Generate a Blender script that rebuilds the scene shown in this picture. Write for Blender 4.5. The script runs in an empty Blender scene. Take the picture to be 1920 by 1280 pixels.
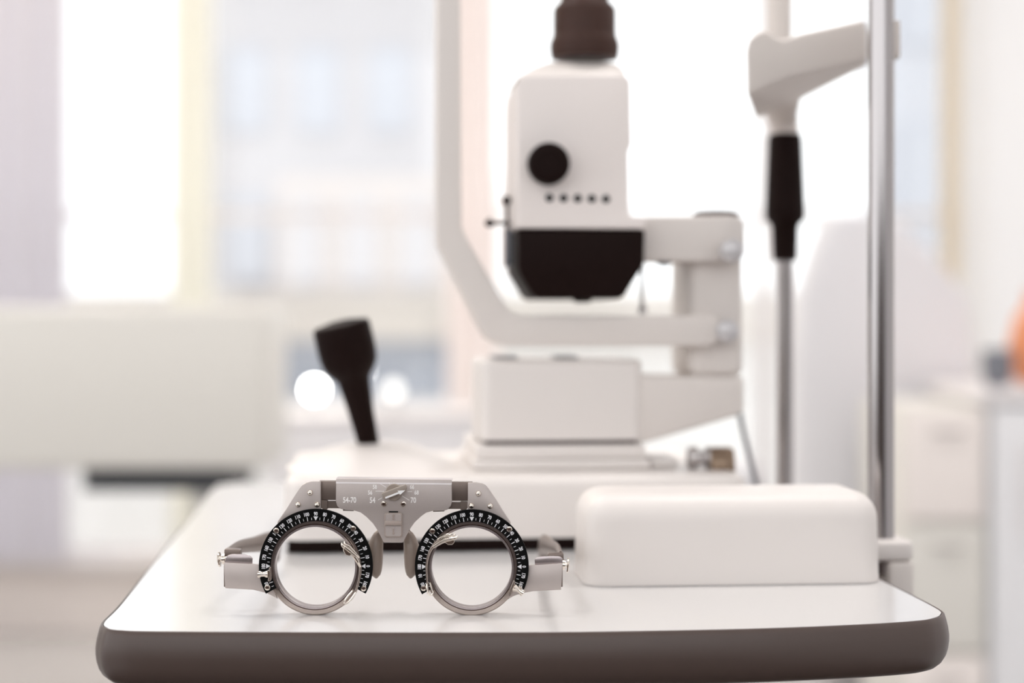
import bpy, bmesh, math
from mathutils import Vector, Matrix
from math import sin, cos, pi, radians, sqrt, atan2

# ---------------------------------------------------------------- camera, world, light, exposure
SC = bpy.context.scene
COL = SC.collection
FPX = 3200.0            # focal length in pixels of the 1920 wide frame (60 mm on 36 mm)
TZ = 0.80               # height of the table top
CH = 0.131              # camera height over the table top
HY = 592.0              # image row of the horizon
cd = bpy.data.cameras.new('camera'); cam = bpy.data.objects.new('camera', cd); COL.objects.link(cam)
cam.location = (0, 0, TZ + CH); cam.rotation_euler = (pi/2, 0, 0)
cd.sensor_width = 36; cd.lens = 60; cd.shift_y = (HY - 640)/1920.0
cd.clip_start = 0.02; cd.clip_end = 200
cd.dof.use_dof = True; cd.dof.focus_distance = 0.748; cd.dof.aperture_fstop = 3.7; cd.dof.aperture_blades = 9
SC.camera = cam
SC.view_settings.view_transform = 'Standard'; SC.view_settings.look = 'None'
SC.view_settings.gamma = 1; SC.view_settings.exposure = 0.37
SC.cycles.use_denoising = True
SC.cycles.max_bounces = 8
w = bpy.data.worlds.new('sky'); SC.world = w; w.use_nodes = True
bg = w.node_tree.nodes['Background']
bg.inputs[0].default_value = (0.985, 0.99, 1.0, 1); bg.inputs[1].default_value = 1.5

def area(name, loc, rot, sx, sy, power, color):
    l = bpy.data.lights.new(name, 'AREA'); l.shape = 'RECTANGLE'; l.size = sx; l.size_y = sy
    l.energy = power; l.color = color
    o = bpy.data.objects.new(name, l); COL.objects.link(o); o.location = loc; o.rotation_euler = rot
    return o
# unseen warm fill light added for the glow on the upper left curtain
area('curtain_glow_fill', (-1.75, 4.3, 2.6), (radians(-25), 0, 0), 0.4, 0.2, 16, (1.0, 0.84, 0.62))

# ---------------------------------------------------------------- materials
def lin(c):
    c = c/255.0
    return c/12.92 if c <= 0.04045 else ((c+0.055)/1.055)**2.4
def rgb(r, g, b): return (lin(r), lin(g), lin(b), 1)
def mat(name, c, rough=0.5, metal=0.0, bump=0.0, bscale=200.0, var=0.0, spec=0.5, coat=0.0, emit=None, es=0.0, aniso=0.0, stretch=None, sheen=0.0):
    m = bpy.data.materials.new(name); m.use_nodes = True
    nt = m.node_tree; p = nt.nodes['Principled BSDF']
    p.inputs['Base Color'].default_value = rgb(*c)
    p.inputs['Roughness'].default_value = rough; p.inputs['Metallic'].default_value = metal
    p.inputs['Specular IOR Level'].default_value = spec
    p.inputs['Coat Weight'].default_value = coat
    p.inputs['Sheen Weight'].default_value = sheen
    if emit:
        p.inputs['Emission Color'].default_value = rgb(*emit); p.inputs['Emission Strength'].default_value = es
    tc = nt.nodes.new('ShaderNodeTexCoord'); mp = nt.nodes.new('ShaderNodeMapping')
    if stretch: mp.inputs['Scale'].default_value = stretch
    nt.links.new(tc.outputs['Object'], mp.inputs['Vector'])
    nz = nt.nodes.new('ShaderNodeTexNoise'); nz.inputs['Scale'].default_value = bscale; nz.inputs['Detail'].default_value = 3
    nt.links.new(mp.outputs['Vector'], nz.inputs['Vector'])
    if var > 0:
        mx = nt.nodes.new('ShaderNodeMixRGB'); mx.blend_type = 'MULTIPLY'; mx.inputs[0].default_value = var
        mx.inputs[1].default_value = rgb(*c)
        cr = nt.nodes.new('ShaderNodeValToRGB'); cr.color_ramp.elements[0].position = 0.3; cr.color_ramp.elements[1].position = 0.7
        cr.color_ramp.elements[0].color = (0.55, 0.55, 0.55, 1)
        nt.links.new(nz.outputs['Fac'], cr.inputs['Fac']); nt.links.new(cr.outputs['Color'], mx.inputs[2])
        nt.links.new(mx.outputs['Color'], p.inputs['Base Color'])
    if bump > 0:
        b = nt.nodes.new('ShaderNodeBump'); b.inputs['Strength'].default_value = bump; b.inputs['Distance'].default_value = 0.0005
        nt.links.new(nz.outputs['Fac'], b.inputs['Height']); nt.links.new(b.outputs['Normal'], p.inputs['Normal'])
    return m
M = dict(
    laminate=mat('white_laminate', (219, 217, 216), 0.16, coat=0.0, bump=0.02, bscale=60),
    band=mat('brown_edge_band', (84, 70, 65), 0.38, bump=0.05, bscale=300, var=0.08, stretch=(1, 1, 12)),
    white=mat('lamp_white_paint', (234, 228, 224), 0.42, bump=0.03, bscale=900),
    head=mat('head_housing_paint', (244, 236, 232), 0.42, bump=0.03, bscale=900),
    white2=mat('warm_white_paint', (228, 221, 216), 0.45, bump=0.03, bscale=900),
    taupe_p=mat('taupe_plastic', (224, 216, 210), 0.42, bump=0.03, bscale=900),
    black=mat('black_plastic', (27, 15, 13), 0.5, bump=0.04, bscale=700, spec=0.08),
    brownblack=mat('dark_brown_metal', (66, 44, 37), 0.5, bump=0.03, bscale=700, spec=0.25),
    chrome=mat('chrome', (174, 170, 170), 0.17, 1.0),
    steel=mat('brushed_steel', (190, 185, 184), 0.28, 1.0, bump=0.04, bscale=500),
    brass=mat('brown_brass', (138, 118, 100), 0.35, 0.6),
    silver_p=mat('pale_blue_grey_knob', (208, 206, 208), 0.3, 0.3),
    frame=mat('taupe_brushed_metal', (194, 184, 180), 0.40, 0.42, bump=0.12, bscale=5000, var=0.12),
    lit_edge=mat('brightened_edge_metal', (214, 208, 208), 0.34, 0.35, bump=0.05, bscale=4000),
    frame_d=mat('dark_taupe_metal', (124, 111, 104), 0.36, 0.6, bump=0.06, bscale=4000),
    nickel=mat('nickel', (190, 178, 170), 0.24, 0.9, bump=0.05, bscale=3000),
    nickel_b=mat('bright_nickel', (236, 228, 218), 0.12, 1.0),
    barrel=mat('ring_barrel_metal', (116, 104, 100), 0.3, 0.8),
    lip=mat('ring_lip_metal', (186, 176, 176), 0.25, 0.75),
    dial=mat('black_dial', (4, 4, 4), 0.6, bump=0.02, bscale=4000, spec=0.12),
    mark=mat('white_marking', (226, 226, 230), 0.6),
    mark2=mat('pale_engraving', (250, 247, 245), 0.6),
    arrow=mat('arrow_white', (250, 250, 250), 0.5),
    pad=mat('nose_pad_plastic', (136, 122, 112), 0.38, bump=0.02, bscale=900),
    slider=mat('slider_plastic', (168, 154, 146), 0.35),
    tan=mat('pointer_plastic', (158, 146, 136), 0.4),
    slot=mat('black_slot', (6, 6, 6), 0.8),
    wall=mat('white_wall_paint', (238, 238, 240), 0.7, bump=0.05, bscale=80),
    sill=mat('beige_plinth_paint', (248, 240, 235), 0.6, bump=0.05, bscale=60),
    floor=mat('polished_pale_floor', (188, 186, 186), 0.1, bump=0.02, bscale=8, var=0.06),
    ceil=mat('white_ceiling_paint', (242, 240, 238), 0.8, bump=0.04, bscale=60),
    cream=mat('cream_lacquer', (230, 227, 220), 0.4, bump=0.02, bscale=60),
    desk_shade=mat('painted_desk_shadow', (60, 62, 66), 0.6),
    curtain=mat('lavender_curtain', (236, 234, 238), 0.9, bump=0.2, bscale=120, sheen=0.2),
    curtain_y=mat('cream_yellow_curtain', (255, 254, 249), 0.9, bump=0.2, bscale=120),
    curtain_p=mat('pale_pink_curtain', (255, 250, 248), 0.9, bump=0.2, bscale=120),
    curtain_t=mat('tan_curtain', (252, 246, 236), 0.9, bump=0.2, bscale=120),
    wframe=mat('window_frame_paint', (236, 232, 232), 0.5),
    wplinth=mat('white_stone', (247, 246, 245), 0.6, bump=0.05, bscale=40),
    leather=mat('white_leather', (232, 231, 234), 0.5, bump=0.1, bscale=200),
    bld_a=mat('lavender_facade', (197, 195, 198), 0.8, var=0.04, bscale=2),
    bld_b=mat('pink_facade', (207, 200, 197), 0.8, var=0.04, bscale=2),
    bld_c=mat('blue_grey_facade', (190, 193, 201), 0.8, var=0.04, bscale=2),
    bld_w=mat('blue_grey_glazing', (184, 188, 197), 0.3),
    pave=mat('pale_paving', (236, 230, 224), 0.8, var=0.15, bscale=3),
    bluep=mat('blue_grey_panel', (186, 193, 206), 0.5),
    orange=mat('orange_glaze', (232, 150, 104), 0.4),
    greyd=mat('grey_plastic', (120, 122, 130), 0.4),
    glint=mat('bright_glint', (255, 255, 250), 0.4, emit=(255, 253, 246), es=30.0),
    fill_rear=mat('rear_fill_glow', (255, 255, 255), 0.5, emit=(255, 250, 247), es=7.5),
    glint_dim=mat('dim_glint', (255, 255, 250), 0.4, emit=(255, 253, 246), es=1.3),
    panel=mat('ceiling_fill_glow', (255, 255, 255), 0.5, emit=(255, 250, 247), es=9.0),
)
def pane_mat():
    m = bpy.data.materials.new('window_glass'); m.use_nodes = True; nt = m.node_tree; nt.nodes.clear()
    o = nt.nodes.new('ShaderNodeOutputMaterial'); t = nt.nodes.new('ShaderNodeBsdfTransparent'); g = nt.nodes.new('ShaderNodeBsdfGlossy')
    t.inputs[0].default_value = (0.97, 0.98, 0.98, 1); g.inputs['Roughness'].default_value = 0.02
    x = nt.nodes.new('ShaderNodeMixShader'); x.inputs[0].default_value = 0.06
    nt.links.new(t.outputs[0], x.inputs[1]); nt.links.new(g.outputs[0], x.inputs[2]); nt.links.new(x.outputs[0], o.inputs[0])
    return m
M['pane'] = pane_mat()
for kk in ('curtain', 'curtain_y', 'curtain_p', 'curtain_t'):      # cloth lets daylight through
    nt = M[kk].node_tree; pr_ = nt.nodes['Principled BSDF']; tl = nt.nodes.new('ShaderNodeBsdfTranslucent')
    tl.inputs['Color'].default_value = pr_.inputs['Base Color'].default_value
    ms = nt.nodes.new('ShaderNodeMixShader'); ms.inputs[0].default_value = 0.75
    nt.links.new(pr_.outputs[0], ms.inputs[1]); nt.links.new(tl.outputs[0], ms.inputs[2])
    nt.links.new(ms.outputs[0], nt.nodes['Material Output'].inputs['Surface'])

# ---------------------------------------------------------------- helpers
def W(px, py, D):
    """photo pixel at depth D -> point in the room"""
    return Vector(((px-960)/FPX*D, D, TZ + CH - (py-HY)/FPX*D))
ORG = {}
def root_of(o):
    while o.parent: o = o.parent
    return o
def thing(name, label, cat, loc, group=None):
    o = bpy.data.objects.new(name, None); COL.objects.link(o); o.location = loc
    o.empty_display_size = 0.01
    ORG[o.name] = Vector(loc); o['label'] = label; o['category'] = cat
    if group: o['group'] = group
    return o
def obj(name, bm, mats, parent=None, label=None, sharp=38, kind=None):
    me = bpy.data.meshes.new(name)
    if parent is not None:
        org = ORG[root_of(parent).name]; bm.transform(Matrix.Translation(-org))
    bmesh.ops.recalc_face_normals(bm, faces=bm.faces[:])
    if parent is None:
        xs = [v.co for v in bm.verts]
        lo = Vector([min(v[i] for v in xs) for i in range(3)]); hi = Vector([max(v[i] for v in xs) for i in range(3)])
        org = Vector(((lo.x+hi.x)/2, (lo.y+hi.y)/2, lo.z)); bm.transform(Matrix.Translation(-org))
    bm.to_mesh(me); bm.free()
    for p in me.polygons: p.use_smooth = True
    me.set_sharp_from_angle(angle=radians(sharp))
    if not isinstance(mats, (list, tuple)): mats = [mats]
    for m in mats: me.materials.append(m)
    o = bpy.data.objects.new(name, me); COL.objects.link(o)
    if parent is None:
        o.location = org; ORG[o.name] = org
    else: o.parent = parent
    if label: o['label'] = label
    if kind: o['kind'] = kind
    return o
def tag(o, label, cat, group=None):
    o['label'] = label; o['category'] = cat
    if group: o['group'] = group
    return o
def merge(bm, other, mi=None):
    """append bmesh other into bm"""
    mp = {}
    for v in other.verts: mp[v] = bm.verts.new(v.co)
    for f in other.faces:
        try: nf = bm.faces.new([mp[v] for v in f.verts])
        except ValueError: continue
        nf.material_index = f.material_index if mi is None else mi
    other.free(); return bm
def bevel(bm, wd, seg=3, ang=28):
    bm.normal_update()
    es = [e for e in bm.edges if len(e.link_faces) == 2 and e.calc_face_angle(0) > radians(ang)]
    if es and wd > 0: bmesh.ops.bevel(bm, geom=es, offset=wd, segments=seg, profile=0.5, affect='EDGES', clamp_overlap=True)
    return bm
def prism(front, back, bv=0.0, seg=3, ang=28):
    bm = bmesh.new()
    f = [bm.verts.new(p) for p in front]; b = [bm.verts.new(p) for p in back]
    n = len(f)
    bm.faces.new(f); bm.faces.new(b[::-1])
    for i in range(n): bm.faces.new([f[i], b[i], b[(i+1) % n], f[(i+1) % n]])
    bmesh.ops.recalc_face_normals(bm, faces=bm.faces[:])
    return bevel(bm, bv, seg, ang)
def on_plane(px, py, D0, pxref, a):
    """pixel onto the upright plane through (pxref, D0) turned by a"""
    X0 = (pxref-960)/FPX*D0; k = (px-960)/FPX
    t = (k*D0 - X0)/(cos(a) - k*sin(a)); Y = D0 + t*sin(a)
    return Vector((k*Y, Y, TZ + CH - (py-HY)/FPX*Y))
def prism_px(pts, D0, depth, bv=0.0, a=0.0, pxref=None, seg=3, ang=28):
    if pxref is None: pxref = pts[0][0]
    f = [on_plane(x, y, D0, pxref, a) for x, y in pts]
    d = Vector((-sin(a), cos(a), 0))*depth
    return prism(f, [p+d for p in f], bv, seg, ang)
def box(x0, x1, y0, y1, z0, z1, bv=0.0, seg=3):
    f = [Vector((x0, y0, z0)), Vector((x1, y0, z0)), Vector((x1, y0, z1)), Vector((x0, y0, z1))]
    return prism(f, [p+Vector((0, y1-y0, 0)) for p in f], bv, seg)
def turned(bm, origin, a):
    bm.transform(Matrix.Translation(origin) @ Matrix.Rotation(a, 4, 'Z')); return bm
def axis_matrix(o, d):
    d = Vector(d).normalized(); q = d.to_track_quat('Z', 'Y')
    return Matrix.Translation(o) @ q.to_matrix().to_4x4()
def lathe(prof, o=(0, 0, 0), d=(0, 0, 1), seg=48, sx=1.0, sy=1.0, closed=False):
    bm = bmesh.new(); rings = []
    for r, h in prof:
        if r < 1e-7: rings.append([bm.verts.new((0, 0, h))])
        else: rings.append([bm.verts.new((r*cos(2*pi*i/seg)*sx, r*sin(2*pi*i/seg)*sy, h)) for i in range(seg)])
    pairs = list(zip(rings[:-1], rings[1:]))
    if closed: pairs.append((rings[-1], rings[0]))
    for A, B in pairs:
        for i in range(seg):
            j = (i+1) % seg
            if len(A) == 1 and len(B) == 1: continue
            if len(A) == 1: bm.faces.new([A[0], B[i], B[j]])
            elif len(B) == 1: bm.faces.new([A[i], B[0], A[j]])
            else: bm.faces.new([A[i], B[i], B[j], A[j]])
    if not closed:
        if len(rings[0]) > 1: bm.faces.new(rings[0][::-1])
        if len(rings[-1]) > 1: bm.faces.new(rings[-1])
    bm.transform(axis_matrix(Vector(o), d)); return bm
def spline(pts, n=8, closed=False):
    P = [Vector(p) for p in pts]; out = []; m = len(P)
    rng = range(m if closed else m-1)
    for i in rng:
        p0 = P[(i-1) % m] if (closed or i > 0) else P[0]*2-P[1]
        p1 = P[i]; p2 = P[(i+1) % m]
        p3 = P[(i+2) % m] if (closed or i+2 < m) else P[-1]*2-P[-2]
        for k in range(n):
            t = k/n
            out.append(0.5*((2*p1)+(p2-p0)*t+(2*p0-5*p1+4*p2-p3)*t*t+(3*p1-p0-3*p2+p3)*t*t*t))
    if not closed: out.append(P[-1])
    return out
def tube(pts, r, seg=12, flat=1.0, up=None, cap=True):
    """swept tube; r is a number or a list; flat squashes it along the second axis"""
    P = [Vector(p) for p in pts]; n = len(P); bm = bmesh.new(); rings = []
    ref = Vector(up) if up is not None else None
    for i, p in enumerate(P):
        t = (P[min(i+1, n-1)]-P[max(i-1, 0)]).normalized()
        if ref is None:
            ref = Vector((0, 0, 1)) if abs(t.z) < 0.9 else Vector((0, 1, 0))
        u = t.cross(ref)
        if u.length < 1e-6: u = t.orthogonal()
        u.normalize(); v = u.cross(t).normalized()
        if up is None: ref = v
        rr = r[i] if isinstance(r, (list, tuple)) else r
        rings.append([bm.verts.new(p+u*rr*cos(2*pi*k/seg)*flat+v*rr*sin(2*pi*k/seg)) for k in range(seg)])
    for A, B in zip(rings[:-1], rings[1:]):
        for k in range(seg): bm.faces.new([A[k], B[k], B[(k+1) % seg], A[(k+1) % seg]])
    if cap: bm.faces.new(rings[0][::-1]); bm.faces.new(rings[-1])
    return bm
def loft(loops, bv=0.0):
    bm = bmesh.new(); R = [[bm.verts.new(p) for p in l] for l in loops]; n = len(R[0])
    for A, B in zip(R[:-1], R[1:]):
        for k in range(n): bm.faces.new([A[k], B[k], B[(k+1) % n], A[(k+1) % n]])
    bm.faces.new(R[0][::-1]); bm.faces.new(R[-1])
    bmesh.ops.recalc_face_normals(bm, faces=bm.faces[:])
    return bevel(bm, bv)
def rounded(x0, x1, y0, y1, r, n=5):
    out = []
    for cx, cy, a0 in ((x1-r, y0+r, -90), (x1-r, y1-r, 0), (x0+r, y1-r, 90), (x0+r, y0+r, 180)):
        for i in range(n+1):
            a = radians(a0+90*i/n); out.append((cx+r*cos(a), cy+r*sin(a)))
    return out
def glyphs(text, size, bold=0.0, sx=1.0):
    c = bpy.data.curves.new('t', 'FONT'); c.body = text; c.size = size; c.align_x = 'CENTER'; c.align_y = 'CENTER'
    c.offset = bold; c.resolution_u = 3
    o = bpy.data.objects.new('t', c); COL.objects.link(o)
    dg = bpy.context.evaluated_depsgraph_get(); me = bpy.data.meshes.new_from_object(o.evaluated_get(dg))
    bm = bmesh.new(); bm.from_mesh(me)
    xs = [v.co.x for v in bm.verts]; ys = [v.co.y for v in bm.verts]
    bm.transform(Matrix.Translation((-(min(xs)+max(xs))/2, -(min(ys)+max(ys))/2, 0)))
    bm.transform(Matrix.Diagonal((sx, 1, 1, 1)))
    bpy.data.objects.remove(o); bpy.data.curves.remove(c); bpy.data.meshes.remove(me)
    return bm
UPR = Matrix.Rotation(pi/2, 4, 'X')        # lettering plane XY -> XZ, facing -Y
YAW = radians(5.4)

# ================================================================ THE ROOM
XL, XR, YF, YB, ZC = -3.2, 1.32, -2.2, 5.0, 2.8
obj('floor', box(XL, XR, YF, YB+0.15, -0.1, 0.0), M['floor'], kind='structure')
bounce_absorber = obj('bounce_absorber', box(-1.0, 1.05, -1.7, 1.6, 0.0, 0.008, 0.003), mat('dark_absorber', (70, 60, 55), 0.95, bump=0.4, bscale=600))  # unseen dark sheet added to darken the lower table edge band
tag(bounce_absorber, 'unseen dark sheet added under the instrument table to darken its edge band', 'bounce_absorber')
obj('ceiling', box(XL, XR, YF, YB+0.15, ZC, ZC+0.1), M['ceil'], kind='structure')
obj('wall_right', box(XR, XR+0.12, YF, YB+0.15, 0.0, ZC), M['wall'], kind='structure')
obj('wall_left', box(XL-0.12, XL, 1.5, YB+0.15, 0.0, ZC), M['wall'], kind='structure')
obj('light_block_front', box(XL, XR, YF-0.12, YF, 0.0, 1.2), M['band'], kind='structure')  # half-height wall added behind the camera to cut low light
obj('light_block_left', box(XL-0.12, XL, YF, 1.498, 0.0, 0.75), M['wall'], kind='structure')  # knee wall added in the open left side to cut low light
bw = box(XL, XR, YB, YB+0.15, 0.0, 0.215)
merge(bw, box(XL, XR, YB, YB+0.15, 2.45, ZC))
obj('wall_back', bw, M['sill'], kind='structure')
obj('trim_1', box(XL, XR, YB-0.05, YB+0.01, 0.195, 0.225, 0.004), M['wframe'], kind='structure')
def window(n, px0, px1):
    x0 = (px0-960)/FPX*YB; x1 = (px1-960)/FPX*YB; t = 0.022
    fr = box(x0, x0+t, YB+0.04, YB+0.10, 0.225, 2.45, 0.003)
    merge(fr, box(x1-t, x1, YB+0.04, YB+0.10, 0.225, 2.45, 0.003))
    merge(fr, box(x0+t, x1-t, YB+0.04, YB+0.10, 0.225, 0.225+t)); merge(fr, box(x0+t, x1-t, YB+0.04, YB+0.10, 2.45-t, 2.45))
    merge(fr, box(x0+t, x1-t, YB+0.05, YB+0.09, 1.215, 1.24))
    o = obj('window_%d' % n, fr, M['wframe'], kind='structure')
    obj('pane', box(x0+t+.001, x1-t-.001, YB+0.068, YB+0.072, 0.225+t+.001, 1.214), M['pane'], o)
    obj('pane', box(x0+t+.001, x1-t-.001, YB+0.068, YB+0.072, 1.241, 2.45-t-.001), M['pane'], o)
for i, (a, b) in enumerate(((-1080, -540), (-540, 0), (0, 370), (370, 880), (880, 1440), (1440, 1804))): window(i+1, a, b)

def curtain(label, px0, px1, D, m, amp=0.02, waves=6, z0=0.03, z1=2.45):
    x0 = (px0-960)/FPX*D; x1 = (px1-960)/FPX*D; bm = bmesh.new(); n = waves*12; rows = []
    for zz in (z0, (z0+z1)/2, z1):
        f = []; b = []
        for i in range(n+1):
            t = i/n; x = x0+(x1-x0)*t; y = D+amp*sin(2*pi*waves*t)+0.3*amp*sin(2*pi*waves*2.3*t+zz)
            f.append(bm.verts.new((x, y-0.0012, zz))); b.append(bm.verts.new((x, y+0.0012, zz)))
        rows.append((f, b))
    for (f0, b0), (f1, b1) in zip(rows[:-1], rows[1:]):
        for i in range(n):
            bm.faces.new([f0[i], f0[i+1], f1[i+1], f1[i]]); bm.faces.new([b0[i], b1[i], b1[i+1], b0[i+1]])
        bm.faces.new([f0[0], f1[0], b1[0], b0[0]]); bm.faces.new([f0[n], b0[n], b1[n], f1[n]])
    for r, s in ((rows[0], 1), (rows[-1], -1)):
        for i in range(n): bm.faces.new([r[0][i], r[1][i], r[1][i+1], r[0][i+1]])
    o = obj('curtain', bm, m, sharp=80)
    tag(o, label, 'curtain'); return o
curtain('pale lavender curtain at far left, warm lit at its top', -420, 128, 4.85, M['curtain'], waves=10, z0=0.24)
curtain('narrow cream yellow curtain strip right of the blown-out window', 318, 396, 4.85, M['curtain_y'], waves=3)
curtain('pale pink curtain seen inside the white curved arm of the instrument', 838, 934, 4.85, M['curtain_p'], waves=3)
curtain('tan curtain strip at the right end of the windows', 1764, 1800, 4.88, M['curtain_t'], waves=2)
rod = obj('curtain_rod', tube([(XL+0.05, 4.86, 2.47), (XR-0.05, 4.86, 2.47)], 0.012), M['steel'])
tag(rod, 'steel curtain rod along the window wall above the curtains', 'curtain rod')

# unseen glowing panels added under the ceiling to brighten the room
for k, (x, y) in enumerate(((-0.9, 1.1), (0.5, 1.1), (-0.9, 3.5), (0.5, 3.5))):
    t = thing('fill_panel', ('left front', 'right front', 'left rear', 'right rear')[k]+' unseen square fill panel added to brighten the room', 'fill light', (x, y, ZC-0.03), 'added fill panels')
    fr = box(x-0.32, x+0.32, y-0.32, y+0.32, ZC-0.03, ZC-0.001, 0.003)
    obj('frame', fr, M['wframe'], t)
    obj('fill_glow', box(x-0.29, x+0.29, y-0.29, y+0.29, ZC-0.036, ZC-0.031), M['panel' if k < 2 else 'fill_rear'], t)

# ---------------------------------------------------------------- outside
obj('ground', box(-30, 30, YB+0.2, 60, -0.5, -0.3), M['pave'], kind='structure')
def building(label, px0, px1, ytop, D, depth, m, wm, cols, rows, z0=-0.3):
    x0 = (px0-960)/FPX*D; x1 = (px1-960)/FPX*D; z1 = TZ+CH-(ytop-HY)/FPX*D
    t = thing('building', label, 'building', ((x0+x1)/2, D+depth/2, z0))
    obj('facade', box(x0, x1, D, D+depth, z0, z1), m, t)
    for i in range(cols):
        for j in range(rows):
            cx = x0+(x1-x0)*(i+0.5)/cols; cz = z0+(z1-z0)*(j+0.6)/rows; hw = (x1-x0)/cols*0.28; hh = (z1-z0)/rows*0.28
            obj('window', box(cx-hw, cx+hw, D-0.04, D+0.02, cz-hh, cz+hh), wm, t)
building('pale lavender building seen through the glass left of the curved arm', 395, 800, -500, 13, 4, M['bld_a'], M['bld_c'], 3, 5)
building('lower pink building beyond the left windows', 520, 940, 330, 11, 1.5, M['bld_b'], M['bld_a'], 4, 2)
building('blue grey building seen between chrome post and tan curtain', 1655, 1800, -500, 13, 0.6, M['bld_c'], M['bld_w'], 1, 4, z0=-0.3)
# balcony balustrade outside the windows
t = thing('balustrade', 'low balcony balustrade with pale rail and blue grey panels outside the windows', 'balustrade', (0, 6.4, -0.3))
obj('handrail', box(-2.2, 2.0, 6.35, 6.55, 0.84, 1.02, 0.01), M['pave'], t)
obj('panel', box(-2.2, -0.17, 6.42, 6.48, 0.62, 0.838), M['bluep'], t)
obj('panel', box(-0.168, 2.0, 6.42, 6.48, 0.62, 0.838), M['wplinth'], t)
obj('plinth', box(-2.2, 2.0, 6.38, 6.52, -0.3, 0.618, 0.01), M['wplinth'], t)

# ---------------------------------------------------------------- furniture behind
# cream floating desk at the left
D = 2.5
t = thing('reception_desk', 'long cream desk at the left behind the table, dark strip beneath as its painted shade', 'desk', (-1.3, D+0.3, 0))
x1 = -0.361
obj('desk_body', box(-2.3, x1, D, D+0.25, 0.705, 0.945, 0.012), M['cream'], t)
obj('shadow_panel', box((150-960)/FPX*D, x1-0.05, D+0.02, D+0.22, 0.672, 0.704), M['desk_shade'], t)  # dark panel stands in for the shade under the desk
obj('leg', box(-2.25, -2.05, D+0.04, D+0.2, 0.0, 0.704, 0.004), M['cream'], t)
obj('leg', box(x1-0.12, x1-0.04, D+0.05, D+0.2, 0.0, 0.671, 0.004), M['cream'], t)

# white cabinet at the right with two vessels
D = 2.6
cx0 = (1852-960)/FPX*D
t = thing('side_cabinet', 'plain white cabinet standing against the right wall', 'cabinet', (1.05, D+0.3, 0))
obj('body', box(cx0+0.004, XR-0.003, D+0.02, D+0.36, 0.06, 0.795, 0.003), M['wall'], t)
obj('plinth', box(cx0+0.03, XR-0.003, D+0.06, D+0.34, 0.0, 0.058), M['greyd'], t)
obj('worktop', box(cx0-0.008, XR-0.003, D, D+0.38, 0.797, 0.818, 0.003), M['wframe'], t)
dr = obj('door', box(cx0+0.008, XR-0.03, D-0.002, D+0.018, 0.07, 0.79, 0.002), M['wall'], t)
obj('handle', tube([(cx0+0.05, D-0.02, 0.60), (cx0+0.05, D-0.02, 0.74)], 0.005), M['wframe'], dr)
z = 0.818
o = obj('vase', lathe([(0.03, 0), (0.05, 0.01), (0.062, 0.06), (0.05, 0.11), (0.03, 0.14), (0.034, 0.155), (0.028, 0.155), (0.024, 0.14), (0, 0.02)], W(1962, 0, D+0.16).xy.to_3d()+Vector((0, 0, z))), M['orange'])
tag(o, 'round orange vase cut by the right edge of the photo, on the white cabinet', 'vase')
p = W(1856, 0, D+0.1)
o = obj('bowl', lathe([(0.012, 0), (0.020, 0.004), (0.026, 0.03), (0.024, 0.06), (0.02, 0.06), (0.024, 0.03), (0, 0.008)], (p.x+0.012, p.y, z)), M['greyd'])
tag(o, 'small grey pot beside the orange vase on the white cabinet', 'pot')

# white patient chair
D = 3.0
t = thing('patient_chair', 'white upholstered chair with sloping backrest behind the chrome posts', 'armchair', W(1650, 0, D+0.2).xy.to_3d())
back = [(1552, 402), (1600, 392), (1690, 410), (1760, 480), (1822, 560), (1832, 720), (1834, 1040), (1500, 1040), (1496, 700), (1502, 560), (1528, 470)]
obj('backrest', prism_px(back[::-1], D, 0.12, 0.02, ang=20), M['leather'], t)
c = W(1665, 0, D)
obj('seat', box(c.x-0.2, c.x+0.17, D+0.122, D+0.6, 0.40, 0.52, 0.03), M['leather'], t)
obj('armrest', box(c.x-0.26, c.x-0.205, D+0.1, D+0.55, 0.60, 0.66, 0.015), M['leather'], t)
obj('armrest', box(c.x+0.175, c.x+0.22, D+0.1, D+0.55, 0.60, 0.66, 0.015), M['leather'], t)
obj('stem', lathe([(0.05, 0.03), (0.04, 0.05), (0.035, 0.40)], (c.x-0.02, D+0.3, 0)), M['steel'], t)
obj('foot', lathe([(0.24, 0), (0.24, 0.012), (0.06, 0.03), (0, 0.03)], (c.x-0.02, D+0.3, 0)), M['steel'], t)

D = 2.62
a_, b_ = W(1690, 0, D).x, 0.7270
t = thing('drawer_trolley', 'pale grey drawer trolley between the chrome posts and the white cabinet', 'trolley', ((a_+b_)/2, D+0.15, 0))
obj('body', box(a_, b_, D, D+0.3, 0.06, 0.792, 0.003), M['cream'], t)
for z0, z1 in ((0.62, 0.785), (0.42, 0.61), (0.08, 0.41)):
    d_ = obj('drawer', box(a_+0.004, b_-0.004, D-0.014, D-0.001, z0, z1, 0.002), M['sill'] if z0 > 0.6 or z0 < 0.1 else M['cream'], t)
    obj('handle', tube([(a_+0.04, D-0.03, z1-0.03), (b_-0.04, D-0.03, z1-0.03)], 0.003), M['steel'], d_)
for x_ in (a_+0.02, b_-0.02):
    for y_ in (D+0.03, D+0.27): obj('caster', lathe([(0.02, -0.008), (0.026, -0.006), (0.026, 0.006), (0.02, 0.008)], (x_, y_, 0.026), (1, 0, 0), 20), M['greyd'], t)

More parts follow.
